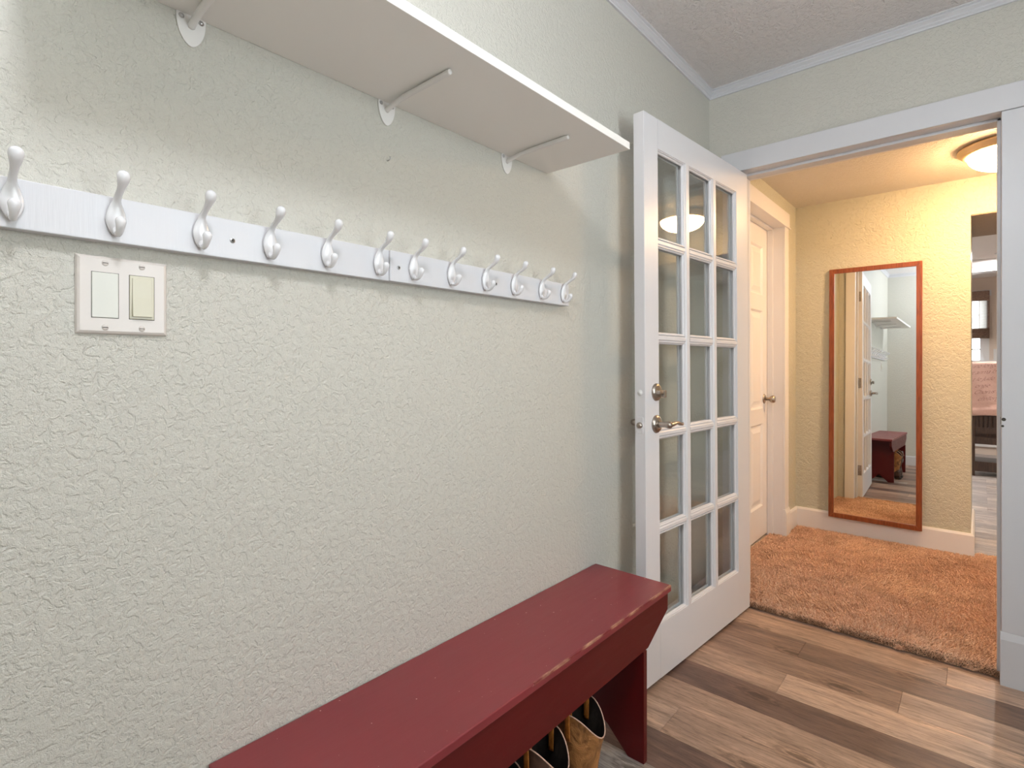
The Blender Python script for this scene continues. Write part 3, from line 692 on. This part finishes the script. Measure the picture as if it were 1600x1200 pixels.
spec = [((.042, .7112), (.100, .215, .332, .447, .561, .682), (.383, .695), 'long white coat hook board nearest the light switch'),
        ((.7113, 1.391), (.773, .889, 1.009, 1.123, 1.247, 1.357), (.734, 1.053, 1.374), 'white coat hook board nearer the glazed door')]
for (ya, yb), hs, ss, lab in spec:
    r = root('coat_rack', (-1.0, 0, 1.333), label=lab, cat='coat rack', group='coat hook boards along the wall')
    tk = .020 if ya < .5 else .0245
    b = BM(); box(b, 0, tk, ya, yb, 0, .068); obj('board', b, M['white'], r, .0015)
    for y in hs:
        if proto is None: proto = make_hook(r); h = proto
        else: h = copy_tree(proto, r)
        h.location = (tk, y, .010)
    for y in ss: screw_at(r, y, .032, tk)

# small hook nail left in the wall
b = BM(); P = [(-1.0, .722, 1.606), (-.994, .722, 1.606), (-.990, .722, 1.609), (-.991, .722, 1.613)]
sweep(b, P, [(.0012, .0012)]*4, (0, 1, 0), 8); tag(obj('nail', b, M['steel'], None, 0, True), 'tiny bent nail in the wall below the middle bracket', 'nail')

# ------------------------------------------------------------------ light switch
r = root('light_switch', (-1.0, .229, 1.254), label='almond double switch plate with ivory rocker below the coat hooks', cat='light switch')
b = BM(); g = .0065
outer = [(-.0585, -.0585), (.0585, -.0585), (.0585, .0585), (-.0585, .0585)]
def ringp(bm, d, x_): return [bm.verts.new((x_, yy-math.copysign(d, yy), zz-math.copysign(d, zz))) for yy, zz in outer]
rs = [ringp(b, 0, 0), ringp(b, 0, .0022), ringp(b, .0018, .0050), ringp(b, .0048, g)]
for a, c in zip(rs, rs[1:]):
    for i in range(4): b.faces.new((a[i], a[(i+1) % 4], c[(i+1) % 4], c[i]))
b.faces.new(rs[-1]); obj('wall_plate', b, M['plate'], r, .001)
def rect_frame(y0, y1, z0, z1, x): bm = BM(); box(bm, x-.002, x, y0, y1, z0, z1); return bm
o = obj('insert_gap', rect_frame(-.0405, -.0065, -.0345, .0345, g+.0003), M['dark_gap'], r)
o = obj('blank_insert', rect_frame(-.0399, -.0071, -.0339, .0339, g+.0012), M['blank'], r, .0008)
o = obj('insert_gap', rect_frame(.0065, .0405, -.0345, .0345, g+.0003), M['dark_gap'], r)
o = tag(obj('switch_frame', rect_frame(.0071, .0399, -.0339, .0339, g+.0012), M['ivory'], r, .0008), 'ivory switch frame')
b = BM(); prism(b, [(g, -.030), (g+.0062, -.030), (g+.0034, .0), (g+.0022, .030), (g, .030)], lambda p: (p[0], .0103, p[1]), lambda p: (p[0], .0367, p[1])); tag(obj('rocker', b, M['ivory'], o, .0006), 'ivory rocker')
for y in (-.0235, .0235):
    for z in (-.0485, .0485):
        b = BM(); lathe(b, [(0, .0014), (.0026, .0013), (.0042, .0005), (.0044, 0), (0, 0)], (g, y, z), 'x', 18); s_ = obj('screw', b, M['plate'], r, 0, True)
        b = BM(); box(b, g+.0012, g+.0016, y-.0034, y+.0034, z-.0005, z+.0005); obj('screw_slot', b, M['dark_gap'], s_)

# ------------------------------------------------------------------ bench
BX0, BX1, BY0, BY1, BT = -.998, -.722, .350, 1.583, .463
r = root('bench', (0, 0, 0), label='long dark red painted wooden bench against the sage wall', cat='bench')
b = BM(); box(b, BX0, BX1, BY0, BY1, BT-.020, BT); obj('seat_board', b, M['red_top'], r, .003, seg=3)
b = BM(); box(b, BX1-.0042, BX1+.0003, .9, BY1-.003, BT-.0050, BT+.0003); obj('worn_edge', b, M['red_worn'], r)
b = BM(); AZ = BT-.0205; pa = [(BY0+.01, AZ), (BY1-.012, AZ), (BY1-.014, AZ-.052), (1.440, .322), (BY0+.143, .322), (BY0+.014, AZ-.052)]
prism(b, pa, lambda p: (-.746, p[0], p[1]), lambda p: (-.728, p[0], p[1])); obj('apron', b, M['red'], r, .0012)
for y in (1.407, BY0+.116):
    xa, xb = -.982, -.7465
    pts = [(xa, AZ), (xb, AZ), (xb, .3215), (-.7255, .3215), (-.7255, 0), (-.777, 0), (-.846, .066), (-.855, .072), (-.864, .066), (xa+.049, 0), (xa, 0)]
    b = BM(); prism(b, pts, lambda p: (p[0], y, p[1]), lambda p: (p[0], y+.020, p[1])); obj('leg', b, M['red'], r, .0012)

# ------------------------------------------------------------------ boots
def boot(loc, rz, label, H=.30, shaft='tan_leather', lining='black_leather', rim='piping', strap=True, laces=False, dip=.055):
    """toe along local -x (towards the wall), heel +x; origin at the sole under the shaft."""
    r = root('boot', loc, (0, 0, rz), label=label, cat='boot', group='boots standing under the bench')
    seg = 40
    def ring(z, rx, ry, cx, shape=None): return [(cx+rx*math.cos(2*PI*k/seg), ry*math.sin(2*PI*k/seg), z) for k in range(seg)]
    # shaft
    lv = [(.075, .050, .036, -.012), (.11, .048, .036, -.004), (.15, .052, .041, .0), (.20, .058, .046, .0), (.25, .064, .050, .0), (H, .070, .052, 0)]
    bm = BM(); rings = []
    for z, rx, ry, cx in lv:
        f = max(0, (z-.14)/(H-.14)); pr = []
        for k, (x, y_, zz) in enumerate(ring(z, rx, ry, cx)):
            a = 2*PI*k/seg
            d = dip*abs(math.cos(a))**2.2*f**2 if z > .2 else 0
            wr = .0022*math.sin(z*150+a*3)*(1-f*.6)
            pr.append(bm.verts.new((x*(1+wr*10), y_*(1+wr*10), zz-d)))
        rings.append(pr)
    for a, c in zip(rings, rings[1:]):
        for k in range(seg): bm.faces.new((a[k], a[(k+1) % seg], c[(k+1) % seg], c[k]))
    top = [v.co.copy() for v in rings[-1]]
    sh = obj('shaft', bm, M[shaft], r, 0, True)
    m_ = sh.modifiers.new('sub', 'SUBSURF'); m_.levels = m_.render_levels = 1
    # lining: slightly smaller
    bm = BM(); rings = []
    for z, rx, ry, cx in lv:
        f = max(0, (z-.14)/(H-.14)); rings.append([bm.verts.new((x*.955, y_*.955, zz-(dip*abs(math.cos(2*PI*k/seg))**2.2*f**2 if z > .2 else 0)-.0005)) for k, (x, y_, zz) in enumerate(ring(z, rx, ry, cx))])
    for a, c in zip(rings, rings[1:]):
        for k in range(seg): bm.faces.new((a[k], a[(k+1) % seg], c[(k+1) % seg], c[k]))
    bm.faces.new(rings[0]); obj('lining', bm, M[lining], r, 0, True)
    # rim piping
    bm = BM(); P = [Vector(p) for p in top]; rr = []
    for i, p in enumerate(P):
        t_ = (P[(i+1) % seg]-P[i-1]).normalized(); n_ = Vector((p.x, p.y, 0)).normalized(); u = t_.cross(n_)
        q = p*1; q.x *= .98; q.y *= .98
        rr.append([bm.verts.new(q+n_*.0016*math.cos(a)+u*.0016*math.sin(a)) for a in [2*PI*j/8 for j in range(8)]])
    for i in range(seg):
        for j in range(8): bm.faces.new((rr[i][j], rr[i][(j+1) % 8], rr[(i+1) % seg][(j+1) % 8], rr[(i+1) % seg][j]))
    obj('rim', bm, M[rim], r, 0, True)
    # foot: sections along x from heel to toe, superellipse-ish
    secs = [(.056, .020, .030, .082), (.050, .031, .020, .10), (.02, .036, .018, .115), (-.03, .036, .018, .11), (-.07, .040, .018, .082), (-.11, .046, .016, .066), (-.15, .046, .014, .056), (-.185, .038, .014, .045), (-.208, .022, .016, .036), (-.216, .006, .020, .030)]
    if not laces: secs = [(x if x > -.1 else -.1+(x+.1)*1.0, w_*(1 if x > -.12 else .82), lo, hi) for x, w_, lo, hi in secs]
    bm = BM(); rings = []
    for x, w_, lo, hi in secs:
        pr = []
        for k in range(20):
            a = 2*PI*k/20; cy, cz = math.cos(a), math.sin(a)
            yy = w_*math.copysign(abs(cy)**.7, cy); zc = (lo+hi)/2; zz = zc+(hi-lo)/2*(cz if cz > 0 else math.copysign(abs(cz)**.5, cz))
            pr.append(bm.verts.new((x, yy, zz)))
        rings.append(pr)
    for a, c in zip(rings, rings[1:]):
        for k in range(20): bm.faces.new((a[k], a[(k+1) % 20], c[(k+1) % 20], c[k]))
    bm.faces.new(rings[0][::-1]); bm.faces.new(rings[-1])
    ft = obj('foot', bm, M['brown_leather' if not laces else shaft], r, 0, True); m_ = ft.modifiers.new('sub', 'SUBSURF'); m_.levels = m_.render_levels = 1
    # sole + heel
    out = [(x+(.004 if i < 2 else -.002 if i > 6 else 0), w_+.004) for i, (x, w_, lo, hi) in enumerate(secs)]
    pts = [(x, w_) for x, w_ in out]+[(x, -w_) for x, w_ in out[::-1]]
    bm = BM(); prism(bm, pts, lambda p: (p[0], p[1], .012 if p[0] > -.04 else .002), lambda p: (p[0], p[1], .022 if p[0] > -.04 else .016)); obj('sole', bm, M['sole'], r, .001)
    hp = [(x, y_) for x, y_ in pts if x > .0]; bm = BM(); prism(bm, hp, lambda p: (p[0]*.92, p[1]*.94, 0), lambda p: (p[0], p[1], .0125)); obj('heel', bm, M['sole'], r, .001)
    if strap:
        for s_ in (-1, 1):
            yb_ = s_*.052; bm = BM(); K = [(0, yb_*1.06, H-.060), (0, yb_*1.08, H-.02), (0, yb_*1.10, H+.004), (0, yb_*1.0, H+.013), (0, yb_*.88, H+.004), (0, yb_*.86, H-.02), (0, yb_*.84, H-.060)]
            P = smooth_path(K, 4); sweep(bm, P, [(.0075, .0011)]*len(P), (1, 0, 0), 8); obj('pull_strap', bm, M['strap'], r, 0, True)
    if laces:
        for q in range(7):
            z = .10+q*.026; x1 = -.058-.001*q
            for m1, mz in ((1, 0), (-1, .001)):
                bm = BM(); sweep(bm, [(x1+.012, -.028*m1, z), (x1-.004-mz, 0, z+.012), (x1+.012, .028*m1, z+.024)], [(.0018, .0018)]*3, (0, 0, 1), 6); obj('lace', bm, M['lace'], r, 0, True)
        for P in ([(.045, -.03, H-.02), (.062, -.02, H-.05), (.069, .0, H-.09), (.066, .012, H-.12)], [(.045, .03, H-.03), (.062, .012, H-.05), (.070, -.005, H-.085), (.066, -.022, H-.11)]):
            bm = BM(); sweep(bm, P, [(.0016, .0016)]*4, (0, 1, 0), 6); obj('lace', bm, M['lace'], r, 0, True)
        bm = BM(); K = [(.058, 0, H-.055), (.068, 0, H-.02), (.062, 0, H+.008), (.050, 0, H-.01)]; P = smooth_path(K, 4); sweep(bm, P, [(.009, .001)]*len(P), (0, 1, 0), 8); obj('pull_tab', bm, M['cloth_grey'], r, 0, True)
    return r
boot((-.756, 1.118, 0), R(6), 'tan western boot with orange pull straps nearest the bench leg')
boot((-.758, .968, 0), R(4), 'dark western boot beside the tan one, black inside', shaft='brown_leather')
boot((-.78, .842, 0), R(3), 'dark brown laced work boot beside the western pair', H=.275, shaft='brown_leather', rim='piping', strap=False, laces=True, dip=.03)
boot((-.79, .715, 0), R(0), 'laced work boot farthest from the tan boot, mostly hidden by the apron', H=.26, shaft='brown_leather', rim='brown_leather', strap=False, laces=True, dip=.03)

# ------------------------------------------------------------------ tall wall mirror
r = root('wall_mirror', (-.517, YM-.0395, .122), (R(-.97), 0, R(-.55)), label='tall narrow mirror in a reddish wood frame leaning on the hall wall', cat='mirror')
mw_, mh, fr = .252, 1.668, .030
def mitre(p0, p1, q1, q0):
    bm = BM(); prism(bm, [p0, p1, q1, q0], lambda p: (p[0], -.010, p[1]), lambda p: (p[0], .010, p[1])); return bm
O = [(-mw_, 0), (mw_, 0), (mw_, mh), (-mw_, mh)]; I = [(-mw_+fr, fr), (mw_-fr, fr), (mw_-fr, mh-fr), (-mw_+fr, mh-fr)]
for i in range(4):
    j = (i+1) % 4; obj('frame_rail' if i % 2 == 0 else 'frame_stile', mitre(O[i], O[j], I[j], I[i]), M['cherry'], r, .0015)
b = BM(); box(b, -mw_+fr-.004, mw_-fr+.004, -.003, .004, fr-.004, mh-fr+.004); obj('mirror_glass', b, M['mirror'], r)
